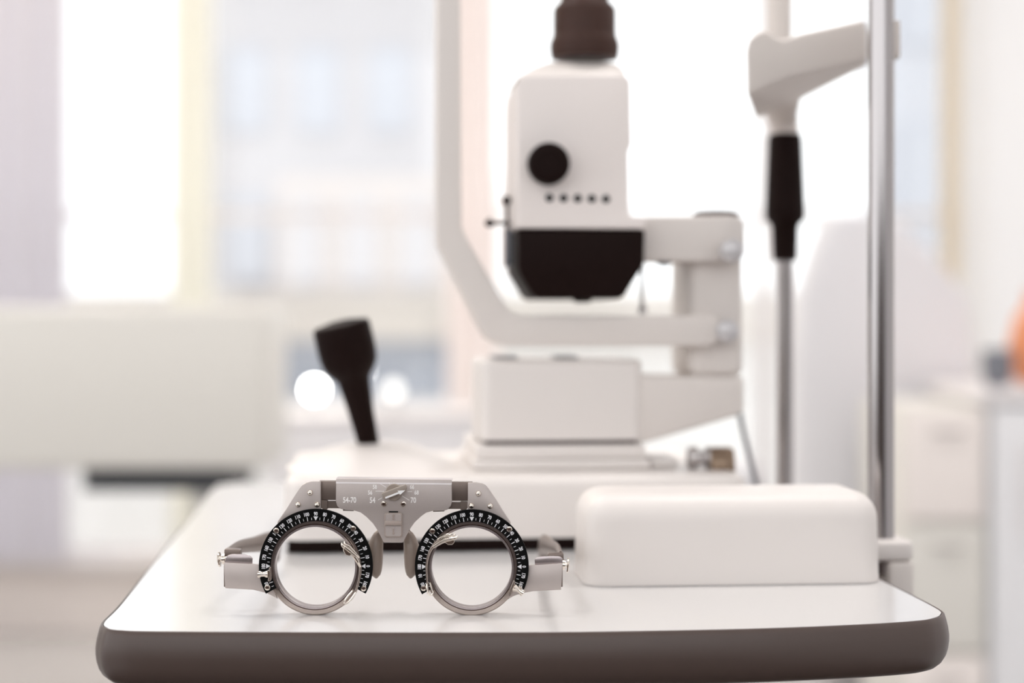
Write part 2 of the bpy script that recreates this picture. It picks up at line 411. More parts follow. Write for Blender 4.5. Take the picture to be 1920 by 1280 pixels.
# low sideboard under the windows with two glowing balls added as blurred highlight discs
D = 4.3
sx0 = (500-960)/FPX*D; sx1 = (905-960)/FPX*D; top = TZ+CH-(775-HY)/FPX*D
t = thing('sideboard', 'low pale sideboard under the windows behind the joystick', 'sideboard', ((sx0+sx1)/2, D+0.2, 0))
obj('body', box(sx0, sx1, D, D+0.38, 0.05, top-0.02, 0.003), M['leather'], t)
obj('plinth', box(sx0+0.03, sx1-0.03, D+0.03, D+0.35, 0, 0.049), M['greyd'], t)
obj('top', box(sx0-0.01, sx1+0.01, D-0.01, D+0.39, top-0.019, top, 0.003), M['wframe'], t)
for a, b in ((sx0+0.005, (sx0+sx1)/2-0.002), ((sx0+sx1)/2+0.002, sx1-0.005)):
    d_ = obj('door', box(a, b, D-0.016, D-0.002, 0.06, top-0.03, 0.002), M['leather'], t)
    obj('knob', lathe([(0.004, 0), (0.006, 0.006), (0.008, 0.012), (0, 0.014)], ((a+b)/2, D-0.016, top*0.6), (0, -1, 0), 16), M['steel'], d_)
for px, lab, mm in ((590, 'small bright glowing ball added for the highlight disc left of the joystick', M['glint']), (738, 'small dim glowing ball added for the highlight disc right of the joystick', M['glint_dim'])):
    p = W(px, 732, D+0.08)
    t = thing('glint_globe', lab, 'lamp', (p.x, p.y, top))
    obj('base', lathe([(0.022, 0), (0.022, 0.004), (0.005, 0.010), (0.004, p.z-top-0.013)], (p.x, p.y, top), seg=20), M['steel'], t)
    obj('globe', lathe([(0.018*sin(pi*i/12), -0.018*cos(pi*i/12)) for i in range(13)], (p.x, p.y, p.z+0.002), seg=24), mm, t)

# ================================================================ THE TABLE
front = [(197, 1165), (201, 1176), (222, 1180.5), (300, 1183), (560, 1184.5), (820, 1185), (1080, 1184), (1400, 1178), (1600, 1170.5), (1714, 1163.5), (1750, 1158), (1763, 1151), (1758, 1142)]
def on_top(px, py):
    Dd = CH*FPX/(py-HY); return Vector(((px-960)/FPX*Dd, Dd, 0))
fp = [on_top(*p) for p in front]
sl = -sin(YAW)/cos(YAW)
def along(p, Y): return Vector((p.x+(Y-p.y)*sl, Y, 0))
YK = 1.345
R0 = on_top(1651, 1087); L0 = on_top(302, 1040)
ctrl = [along(L0, YK-0.06), along(L0, 1.1), L0, along(L0, 0.78)] + fp + [along(R0, 0.80), R0, along(R0, 1.1), along(R0, YK-0.06)]
rb = along(R0, YK); lb = along(L0, YK)
ctrl += [rb+Vector((-0.008, -0.012, 0)), rb+Vector((-0.05, 0, 0)), lb+Vector((0.05, 0, 0)), lb+Vector((0.010, -0.012, 0))]
outl = spline(ctrl, 6, closed=True)
def offs(poly, d):
    n = len(poly); out = []
    for i, p in enumerate(poly):
        tt = (poly[(i+1) % n]-poly[i-1]); tt.normalize(); out.append(p+Vector((tt.y, -tt.x, 0))*d)
    return out
area2 = sum(outl[i-1].x*outl[i].y-outl[i].x*outl[i-1].y for i in range(len(outl)))
sg = 1 if area2 > 0 else -1
table = thing('instrument_table', 'white topped instrument table with rounded brown edge band in the foreground', 'table', (0.0, 1.02, 0))
bm = bmesh.new(); v = [bm.verts.new(p+Vector((0, 0, TZ))) for p in outl]; v2 = [bm.verts.new(p+Vector((0, 0, TZ-0.004))) for p in outl]
bm.faces.new(v); bm.faces.new(v2[::-1])
for i in range(len(v)): bm.faces.new([v[i-1], v2[i-1], v2[i], v[i]])
obj('tabletop', bm, M['laminate'], table)
prof = [(-0.003, -0.0045), (0.0003, -0.0045), (0.0003, -0.0002), (0.0008, 0.0001), (0.0014, -0.0003), (0.0021, -0.0024), (0.0030, -0.0060), (0.0035, -0.0095), (0.0035, -0.0120), (0.0031, -0.0152), (0.0022, -0.0182), (0.0006, -0.0208), (-0.0018, -0.0228), (-0.0055, -0.0240), (-0.012, -0.0243), (-0.012, -0.0046)]
bm = bmesh.new(); R = []
for dd, zz in prof: R.append([bm.verts.new(p+Vector((0, 0, TZ+zz))) for p in offs(outl, dd*sg)])
n = len(outl)
for a in range(len(R)):
    A, B = R[a], R[(a+1) % len(R)]
    for i in range(n): bm.faces.new([A[i-1], B[i-1], B[i], A[i]])
obj('edge_band', bm, M['band'], table, sharp=60)
ins = offs(outl, -0.013*sg)
bm = prism([p+Vector((0, 0, TZ-0.0045)) for p in ins], [p+Vector((0, 0, TZ-0.022)) for p in ins])
obj('core_board', bm, M['sill'], table)
ccx, ccy = -0.03, 1.05
obj('column', lathe([(0.05, 0.04), (0.05, 0.42), (0.036, 0.425), (0.036, TZ-0.0222)], (ccx, ccy, 0)), M['white'], table)
bmf = box(ccx-0.2, ccx+0.2, ccy-0.05, ccy+0.05, 0.008, 0.04, 0.008); merge(bmf, box(ccx-0.05, ccx+0.05, ccy-0.28, ccy+0.28, 0.008, 0.04, 0.008))
obj('foot', bmf, M['white2'], table)

# ================================================================ RAIL COVER (white rounded box)
t = thing('rail_cover', 'white rounded box cover lying on the right front of the table', 'cover', on_top(1100, 1100)+Vector((0, 0, TZ)))
def rbox(Lx, Ly, H, rc, rt, o, a, taper=0.0, n=8, z0=0.0):
    """box with round plan corners rc and rounded top rt"""
    loops = []
    def plan(inset, zz):
        r = max(rc-inset, 0.002)
        return [Vector((x, y, zz)) for x, y in rounded(inset, Lx-inset, inset, Ly-inset, r, n)]
    loops.append(plan(0.0, z0))
    loops.append(plan(taper*0.5, z0+(H-rt-z0)*0.5))
    for i in range(n+1):
        b = pi/2*i/n; loops.append(plan(taper+rt*(1-cos(b)), H-rt+rt*sin(b)))
    bm = loft(loops); return turned(bm, o, a)
o_ = on_top(1098, 1101)+Vector((0, 0, TZ))
bm = rbox(0.1475, 0.058, 0.0445, 0.012, 0.0135, o_, radians(4.6), taper=0.0008, z0=0.0003)
obj('shell', bm, M['white'], t, sharp=50)
obj('foot_strip', turned(box(0.006, 0.140, 0.006, 0.050, 0.0, 0.0003), o_, radians(4.6)), M['greyd'], t)

# ================================================================ HEADREST
hd = thing('headrest', 'chrome and taupe chin and forehead rest at the right of the table', 'headrest', W(1652, 1058, 0.92))
nb = W(1652, 1060, 0.92)
obj('post', lathe([(0.0071, nb.z-0.004), (0.0071, 1.14)], (nb.x, nb.y, 0), seg=40), M['chrome'], hd, label='thick near chrome post')
pf = W(1472, 0, 1.10)
obj('post', lathe([(0.0052, TZ+0.001), (0.0052, W(0, 250, 1.10).z)], (pf.x, pf.y, 0), seg=32), M['chrome'], hd, label='thin far chrome post')
obj('post_extension', lathe([(0.0083, W(0, 120, 1.10).z), (0.0083, 1.24)], (pf.x-0.002, pf.y+0.01, 0), seg=32), M['taupe_p'], hd)
pr = [(11.5, 490), (22, 488), (23.5, 470), (25, 425), (29, 418), (36, 412), (37.5, 395), (37, 385), (33.5, 300), (32, 262), (29, 252), (15, 250)]
obj('grip_sleeve', lathe([(r*1.10/FPX, W(0, y, 1.10).z) for r, y in pr], (pf.x, pf.y, 0), seg=40), M['black'], hd)
# taupe neck under the crossbar
def ring_px(cx, y, rx, ry, D, n=20): 
    c = W(cx, y, D); return [c+Vector((rx*D/FPX*cos(2*pi*i/n), ry*D/FPX*sin(2*pi*i/n), 0)) for i in range(n)]
obj('neck', loft([ring_px(1472, 252, 27, 27, 1.10), ring_px(1470, 236, 27, 27, 1.10), ring_px(1466, 215, 30, 30, 1.09), ring_px(1458, 195, 42, 38, 1.075), ring_px(1452, 172, 50, 46, 1.06)]), M['taupe_p'], hd)
cb = [(1401, 180), (1399, 95), (1404, 72), (1418, 60), (1438, 54), (1450, 66), (1470, 74), (1500, 62), (1622, 35), (1626, 60), (1627, 112), (1600, 119), (1480, 146), (1440, 162)]
bm = prism([on_plane(x, y, 0.96, 1610, radians(12)) for x, y in cb], [on_plane(x, y, 0.96, 1610, radians(12))+Vector((0.18, 1.0, 0.0))*(0.028+0.085*max(0.0, min(1.0, (1620-x)/130))) for x, y in cb], 0.0025)
obj('crossbar', bm, M['taupe_p'], hd)
obj('post_clamp', prism_px([(1668, 36), (1689, 38), (1689, 108), (1668, 110)], 0.918, 0.02, 0.001), M['taupe_p'], hd)
fb = W(1652, 1062, 0.92)
bm = turned(box(-0.012, 0.0135, -0.014, 0.014, 0.0005, 0.0115, 0.0025), Vector((nb.x, nb.y, TZ)), YAW)
obj('post_foot', bm, M['white'], hd)
bm = turned(box(0.0, 0.0138, -0.0145, 0.03, -0.045, 0.0002, 0.002), Vector((nb.x, nb.y, TZ)), YAW)
obj('side_bracket', bm, M['white2'], hd)

# ================================================================ SLIT LAMP
sb = Vector((-0.1262, 0.936, TZ))
lamp = thing('slit_lamp', 'white slit lamp with black joystick and curved arm standing on the table', 'slit lamp', sb)
def LB(x0, x1, y0, y1, z0, z1, bv=0.0, seg=3): return turned(box(x0, x1, y0, y1, z0, z1, bv, seg), sb, YAW)
bm = rbox(0.262, 0.20, 0.0415, 0.012, 0.006, sb, YAW, taper=0.001, z0=0.0075)
base = obj('base', bm, M['white'], lamp, sharp=50)
obj('skid_plate', LB(0.003, 0.259, 0.0035, 0.19, 0.0008, 0.0074), M['black'], base)
# mound around the joystick
mc = W(702, 0, 1.02)
obj('joystick_mound', lathe([(0.052, 0.0415), (0.049, 0.0432), (0.040, 0.0475), (0.028, 0.0525), (0.020, 0.0545), (0.008, 0.0553), (0, 0.0553)], (mc.x, mc.y, TZ), seg=64, sy=1.35), M['white'], base, sharp=60)
j0 = W(693, 840, 1.015); j1 = W(651, 650, 1.015)
jd = (j1-j0).normalized()+Vector((0, -0.10, 0)); k = 1.015/FPX
js = obj('joystick', lathe([(18*k, -0.002), (18*k, 0.001), (20*k, 6*k), (21.5*k, 30*k), (24*k, 70*k), (29*k, 118*k), (31*k, 132*k), (36*k, 140*k)], j0, jd, seg=40), M['black'], lamp)
obj('joystick_grip', lathe([(36*k, 139*k), (44*k, 149*k), (51*k, 162*k), (53.5*k, 175*k), (54.5*k, 190*k), (54.5*k, 205*k), (54*k, 230*k), (53*k, 236*k), (50*k, 240*k), (20*k, 246*k), (0, 247*k)], j0, jd, seg=48), M['black'], js)
# carriage plates and gearbox
obj('carriage_plate', LB(0.108, 0.212, 0.040, 0.155, 0.0417, 0.0475, 0.0015), M['white'], lamp)
obj('carriage_plate', LB(0.110, 0.209, 0.042, 0.150, 0.0477, 0.0560, 0.0015), M['white'], lamp)
obj('shadow_gap', LB(0.116, 0.204, 0.046, 0.14, 0.0561, 0.0585), M['brownblack'], lamp)
gb = rbox(0.0945, 0.085, 0.1055, 0.006, 0.0035, sb+Vector((-sin(YAW)*0.042+cos(YAW)*0.1130, cos(YAW)*0.042+sin(YAW)*0.1130, 0)), YAW, z0=0.0587)
gbo = obj('gearbox', gb, M['white'], lamp, sharp=50)
obj('top_plate', LB(0.122, 0.136, 0.06, 0.10, 0.1056, 0.1068, 0.0004), M['greyd'], gbo)
obj('top_plate', LB(0.160, 0.172, 0.06, 0.10, 0.1056, 0.1068, 0.0004), M['greyd'], gbo)
obj('support_arm', prism_px([(1190, 703), (1396, 706), (1396, 772), (1380, 780), (1212, 829), (1190, 829)][::-1], 1.0, 0.045, 0.0022, YAW, 1200), M['white2'], lamp)
col = obj('upright_column', prism_px([(1292, 440), (1394, 440), (1396, 707), (1292, 707)][::-1], 1.003, 0.06, 0.006, YAW, 1200, seg=5), M['white2'], lamp)
# curved arm
outer = [(820, -150), (819, 445), (823, 458), (900, 612), (914, 634), (936, 646), (960, 649), (1330, 649), (1347, 640), (1352, 620), (1347, 600), (1330, 591), (985, 591), (966, 588), (950, 576), (872, 440), (866, 424), (863, -150)]
obj('curved_arm', prism_px(outer, 0.985, 0.036, 0.0016, YAW, 1000, ang=35), M['white2'], lamp)
def knob(name, px, py, D, r, h, m, par, n=32):
    c = W(px, py, D)
    return obj(name, lathe([(r*0.7, -0.004), (r*0.7, 0), (r, 0.001), (r, h*0.6), (r*0.85, h*0.9), (r*0.5, h*1.05), (0, h*1.08)], c, (0.094, -1, 0), seg=n), m, par)
knob('pivot_knob', 1360, 620, 1.0, 0.0068, 0.010, M['silver_p'], lamp)
# illumination arm and head
ta = obj('head_arm', prism_px([(1165, 406), (1372, 403), (1388, 406), (1397, 418), (1398, 476), (1390, 486), (1376, 489), (1290, 490), (1165, 487)][::-1], 0.985, 0.05, 0.0025, YAW, 1000), M['white2'], lamp)
knob('pivot_knob', 1369, 470, 0.99, 0.0070, 0.010, M['silver_p'], lamp)
c = W(1342, 404, 1.02)
obj('top_dial', lathe([(0.0125, -0.004), (0.0135, 0.0), (0.0135, 0.0015), (0.011, 0.0025), (0, 0.0028)], c, (0, 0, 1)), M['brownblack'], ta)
c = W(1245, 489, 1.0)
obj('grub_screw', lathe([(0.004, -0.003), (0.004, 0.002), (0.002, 0.003)], c, (0, 0, -1), 16), M['greyd'], ta)
hs = obj('head_housing', prism_px([(970, 427), (970, 175), (972, 152), (980, 143), (1000, 140), (1160, 140), (1176, 143), (1182, 152), (1184, 270), (1178, 285), (1180, 400), (1186, 405), (1211, 406), (1211, 429)], 0.972, 0.075, 0.003, YAW, 1000, ang=30), M['head'], lamp)
P = lambda x, y, b=0.0: on_plane(x, y, 0.974, 1000, YAW)+Vector((-sin(YAW)*b, cos(YAW)*b, 0))
def rect_loop(xa, xb, y, b0, b1, r=0.008):
    A = P(xa, y); B = P(xb, y); Lx = (B-A).length
    return [A+Vector((cos(YAW)*x-sin(YAW)*yy, sin(YAW)*x+cos(YAW)*yy, 0)) for x, yy in rounded(0, Lx, b0, b1, r, 5)]
obj('shoulder', loft([rect_loop(973, 1180, 142, 0.001, 0.072), rect_loop(986, 1178, 131, 0.004, 0.070), rect_loop(1008, 1176, 118, 0.010, 0.066), rect_loop(1030, 1168, 109, 0.014, 0.060)]), M['white2'], hs, sharp=50)
cc = W(1096, 0, 1.004); k = 1.004/FPX
pr = [(63, 110), (64, 100), (64, 78), (60, 70), (59.5, 68), (59, 62), (58.8, 20), (57, 15), (46, 4), (45, -2), (45, -80)]
lh = obj('lamp_cap', lathe([(r*k, W(0, y, 1.004).z) for r, y in pr], (cc.x, cc.y, 0), seg=56), M['brownblack'], lamp)
obj('knurled_collar', lathe([(65.2*k, W(0, 98, 1.004).z), (65.2*k, W(0, 82, 1.004).z)], (cc.x, cc.y, 0), seg=56), M['brownblack'], lh)
dk = on_plane(1026, 309, 0.972, 1000, YAW); nrm = Vector((sin(YAW), -cos(YAW), 0)); k = 0.965/FPX
kn = obj('filter_knob', lathe([(33*k, 0), (33*k, 0.002), (38*k, 0.0022), (39.5*k, 0.0035), (39.5*k, 0.0095), (37*k, 0.0115), (24*k, 0.0122), (22*k, 0.0116), (0, 0.0116)], dk, nrm, seg=56), M['black'], hs)
for x, y in ((1030, 371), (1056.5, 371.5), (1083, 372), (1109.5, 372.5), (1136, 373)):
    c = on_plane(x, y, 0.972, 1000, YAW)
    obj('indicator_dot', lathe([(7.6*k, -0.0002), (7.6*k, 0.0006), (6.2*k, 0.001), (0, 0.001)], c, nrm, seg=20), M['slot'], hs)
bx = [(971, 429), (1209, 430.5), (1208, 490), (1202, 505), (1172, 552), (1163, 560), (1010, 560), (1000, 553), (975, 512), (972, 500)]
bb = obj('lower_housing', prism_px(bx[::-1], 0.974, 0.072, 0.0015, YAW, 1000, ang=30), M['black'], lamp)
c = W(1092, 560, 1.0)
obj('mirror_mount', lathe([(0.0055, -0.003), (0.0055, 0.0012), (0.004, 0.0022)], c, (0, 0, -1), 24), M['black'], bb)
def lever(p0, p1, rr, ball):
    bm = tube([p0, p1], rr); k = ball
    merge(bm, lathe([(k*sin(pi*i/8), -k*cos(pi*i/8)*1.15) for i in range(9)], p1, (Vector(p1)-Vector(p0)), 20)); return bm
q0 = W(951, 432, 1.0)
obj('slit_lever', lever(q0, W(950, 376, 1.0), 0.0010, 0.0026), M['black'], bb)
obj('slit_lever', lever(W(958, 419, 1.0), W(918, 418, 1.0), 0.0010, 0.0025), M['black'], bb)
obj('hinge_pin', lathe([(0.0024, 0), (0.0024, 0.022)], W(953, 500, 1.0), (0, 0, 1), 16), M['greyd'], bb)
bm = tube([W(1204, 490, 1.01), W(1204, 574, 1.01)], 0.0011); merge(bm, lathe([(0.0028, 0), (0.0024, 0.003), (0.001, 0.006)], W(1205, 588, 1.01), (0, 0, 1), 16))
obj('stop_rod', bm, M['steel'], lamp)
# rail axle with wheel at the right of the base
c0 = W(1288, 858, 1.0); c1 = W(1378, 858, 1.0)
ax = obj('rail_axle', lathe([(0.0045, 0), (0.0065, 0.001), (0.0065, 0.006), (0.0040, 0.007), (0.0040, 0.010), (0.0065, 0.011), (0.0065, 0.018), (0.004, 0.019), (0.004, 0.026)], c0, c1-c0, 24), M['steel'], lamp)
cw = W(1352, 872, 1.0)
obj('rail_wheel', lathe([(0.003, -0.007), (0.0098, -0.007), (0.0108, -0.005), (0.0108, 0.005), (0.0098, 0.007), (0.003, 0.007)], cw, (1, 0, 0), 40), M['brass'], ax)
obj('wheel_fender', LB(0.213, 0.229, 0.046, 0.080, 0.0417, 0.0475, 0.0015), M['white'], lamp)
cab = obj('power_cable', tube(spline([W(1386, 770, 1.06), W(1393, 805, 1.06), (W(1406, 860, 1.06)), W(1418, 908, 1.06), W(1421, 925, 1.06)], 6), 0.0016, 10), M['greyd'], lamp)

# ================================================================ TRIAL FRAME
D0 = 0.75
tf = thing('trial_frame', 'grey metal optical trial frame with two black numbered dials standing on the table', 'trial frame', W(738.5, 1151.5, D0))
def T(px, py, y=0.0): return W(px, py, D0+y)
def TP(pts, y0, y1, bv=0.0, seg=3, ang=28):
    f = [T(x, y, y0) for x, y in pts]; return prism(f, [p+Vector((0, y1-y0, 0)) for p in f], bv, seg, ang)
S = D0/FPX
FW = (0, -1, 0)
# centre plate
plate = [(630, 897), (847, 899.5), (847.5, 941), (845, 949), (839, 955), (832, 957.5), (812, 957.5), (799, 961), (790, 967.5), (777.5, 979), (767, 994), (755.5, 1017), (719.5, 1017), (709, 996), (699, 981), (687, 969), (676, 960.5), (664, 957), (648, 956), (638, 953.5), (632, 948.5), (629.5, 940)]
cp = obj('centre_plate', TP(plate, -0.0035, -0.0018, 0.0004, 2, 40), [M['frame']], tf)
# rolled top edge, its highlight put into a brighter metal colour
bm = bmesh.new()
loops = []
for x, yy in ((630, 897), (847, 899.5)):
    p = T(x, yy, -0.0035); r = 0.0022; L = []
    for i in range(7):
        a = pi/2*i/6; L.append(p+Vector((0, r-r*cos(a) - 0.0, -r+r*sin(a)-0.0)))
    L.append(p+Vector((0, 0.0085, 0))); L.append(p+Vector((0, 0.0085, -0.0007)))
    L.append(p+Vector((0, 0.0019, -0.0007))); L.append(p+Vector((0, 0.0008, -r)))
    loops.append(L)
obj('top_flange', loft([[q+Vector((0, -0.0001, 0.0001)) for q in l] for l in loops]), M['lit_edge'], cp, sharp=40)
# slide bars
obj('slide_bar', TP([(598, 901.5), (886, 904), (886, 939), (598, 937)], -0.0012, 0.0030, 0.0003, 2), M['frame_d'], tf)
obj('slide_bar', TP([(610, 939.5), (874, 941.5), (874, 954), (610, 952.5)], -0.0010, 0.0020, 0.00008, 1), M['frame_d'], tf)
obj('slide_stop', TP([(602, 937.2), (613.5, 938), (613.5, 955), (607, 955), (602, 952)], -0.0022, 0.0018, 0.00012, 1), M['frame_d'], tf)
obj('slide_stop', TP([(863.5, 940.5), (876.5, 941), (876.5, 953), (872, 956.5), (863.5, 956)], -0.0022, 0.0018, 0.00012, 1), M['frame_d'], tf)
obj('rack_strip', TP([(643, 955), (663, 955.5), (663, 958), (643, 957.2)], -0.0019, 0.0016), M['frame_d'], tf)
obj('rack_strip', TP([(812, 957), (833, 957), (833, 958.5), (812, 959.2)], -0.0019, 0.0016), M['frame_d'], tf)
# engraving on the plate: figures, radial lines
def put(bm, g, px, py, y, rot=0.0, mi=0):
    c = T(px, py, y); g.transform(Matrix.Translation(c) @ Matrix.Rotation(-rot, 4, 'Y') @ UPR); merge(bm, g, mi)
eng = bmesh.new(); ye = -0.00356
for s, px, py, h, sx in (('54-70', 655.5, 937, 10.2, 0.74), ('54', 698.5, 937.3, 10.2, 0.74), ('70', 775, 937.3, 10.2, 0.74), ('56', 694, 923, 7.4, 0.78), ('58', 703, 912.5, 7.4, 0.78), ('66', 772.5, 912.5, 7.4, 0.78), ('68', 781, 923, 7.4, 0.78)):
    put(eng, glyphs(s, h*S/0.70, 0.00008, sx), px, py, ye)
def line(bm, x0, y0, x1, y1, wd, y, mi=0):
    a = T(x0, y0, y); b = T(x1, y1, y); d = (b-a).normalized(); nn = Vector((-d.z, 0, d.x))*wd*S/2
    vs = [bm.verts.new(q) for q in (a-nn, b-nn, b+nn, a+nn)]; f = bm.faces.new(vs); f.material_index = mi
for l in ((709, 937, 716, 933), (704, 920.3, 720, 920.6), (712.5, 906.5, 724, 913), (729.5, 904.8, 731.5, 909), (738.5, 904.3, 738.5, 907.5), (747.5, 906, 745.8, 908.5), (765, 906, 757, 911.5), (764, 921.3, 772.5, 921.3), (754, 929.5, 767.5, 937.5)):
    line(eng, *l, 1.0, ye)
obj('engraved_scale', eng, M['mark2'], cp)
# screws
def screw(name, px, py, y, r, par, m=None, rot=0.5, h=0.0007):
    c = T(px, py, y); bm = lathe([(r*S, -0.0003), (r*S, h*0.5), (r*S*0.8, h*0.9), (r*S*0.45, h), (0, h)], c, FW, 24)
    for a in (rot, rot+pi/2):
        d = Vector((cos(a), 0, sin(a))); e = Vector((-sin(a), 0, cos(a))); q = c+Vector((0, -h-0.00003, 0))
        L_, w_ = r*S*0.52, r*S*0.12
        f = bm.faces.new([bm.verts.new(q+d*L_*i+e*w_*j) for i, j in ((-1, -1), (1, -1), (1, 1), (-1, 1))]); f.material_index = 1
    return obj(name, bm, [m or M['nickel_b'], M['brownblack']], par)
screw('screw', 719.5, 944.5, -0.0035, 5.4, cp, rot=0.3)
screw('screw', 756.0, 944.8, -0.0035, 5.4, cp, rot=0.9)
# pupil distance pointer
c = T(739, 922, -0.0035)
pk = obj('distance_knob', lathe([(15.6*S, 0), (15.6*S, 0.0014), (14.6*S, 0.0019), (0, 0.0019)], c, FW, 40), M['tan'], tf)
ang = atan2(931.5-914, 762-716)
def bar(cx, cy, hl, hw0, hw1, y0, y1, bv):
    d = (cos(ang), -sin(ang)); e = (sin(ang), cos(ang))
    pts = [(cx-d[0]*hl-e[0]*hw0, cy-d[1]*hl-e[1]*hw0), (cx-d[0]*hl+e[0]*hw1, cy-d[1]*hl+e[1]*hw1), (cx+d[0]*(hl-5)+e[0]*hw1, cy+d[1]*(hl-5)+e[1]*hw1), (cx+d[0]*hl+e[0]*(hw1-6), cy+d[1]*hl+e[1]*(hw1-6)), (cx+d[0]*hl-e[0]*hw0, cy+d[1]*hl-e[1]*hw0)]
    return TP(pts, y0, y1, bv, 2)
pt_ = obj('pointer_bar', bar(740, 922.5, 24, 6.5, 6.5, -0.0088, -0.0054, 0.0004), M['tan'], pk)
bm = bmesh.new(); d = (cos(ang), -sin(ang)); e = (sin(ang), cos(ang))
ar = [(-19, -1.6), (8, -1.6), (7, -4.6), (21, 0), (9, 4.4), (8, 1.6), (-19, 1.6)]
def arp(u, v_): return (739.3+d[0]*u+e[0]*(v_+2.6), 925-1.0+d[1]*u+e[1]*(v_+2.6))
obj('arrow', TP([arp(u, v_) for u, v_ in ar], -0.0090, -0.0087), M['arrow'], pt_, label='white arrow')
# slider
sl_ = obj('slider_switch', TP(rounded(720.5, 754.5, 961, 1007.5, 5), -0.0044, -0.0030, 0.0004, 2, 50), M['slider'], tf)
obj('inset', TP(rounded(723, 752, 963.5, 1005, 3.5), -0.0047, -0.0043), M['frame'], sl_)
obj('thumb_ridge', TP([(721.5, 977), (753, 977), (753, 985), (721.5, 985)], -0.0064, -0.0046, 0.0005, 3), M['slider'], sl_)
for s in (-1, 1):
    cy = 984+s*12-(3 if s < 0 else -1)
    ap = [(-1.5, 6), (1.5, 6), (1.5, -2), (3, -2), (0, -6), (-3, -2), (-1.5, -2)]
    obj('raised_arrow', TP([(737.5+u, cy-6+(v_*-s if s > 0 else v_)+6) for u, v_ in ap], -0.0050, -0.0046, 0.0001, 1), M['slider'], sl_)
obj('slot', TP([(729, 957.8), (746.5, 958), (746.5, 961.5), (729, 961.5)], -0.00358, -0.0034), M['slot'], cp)

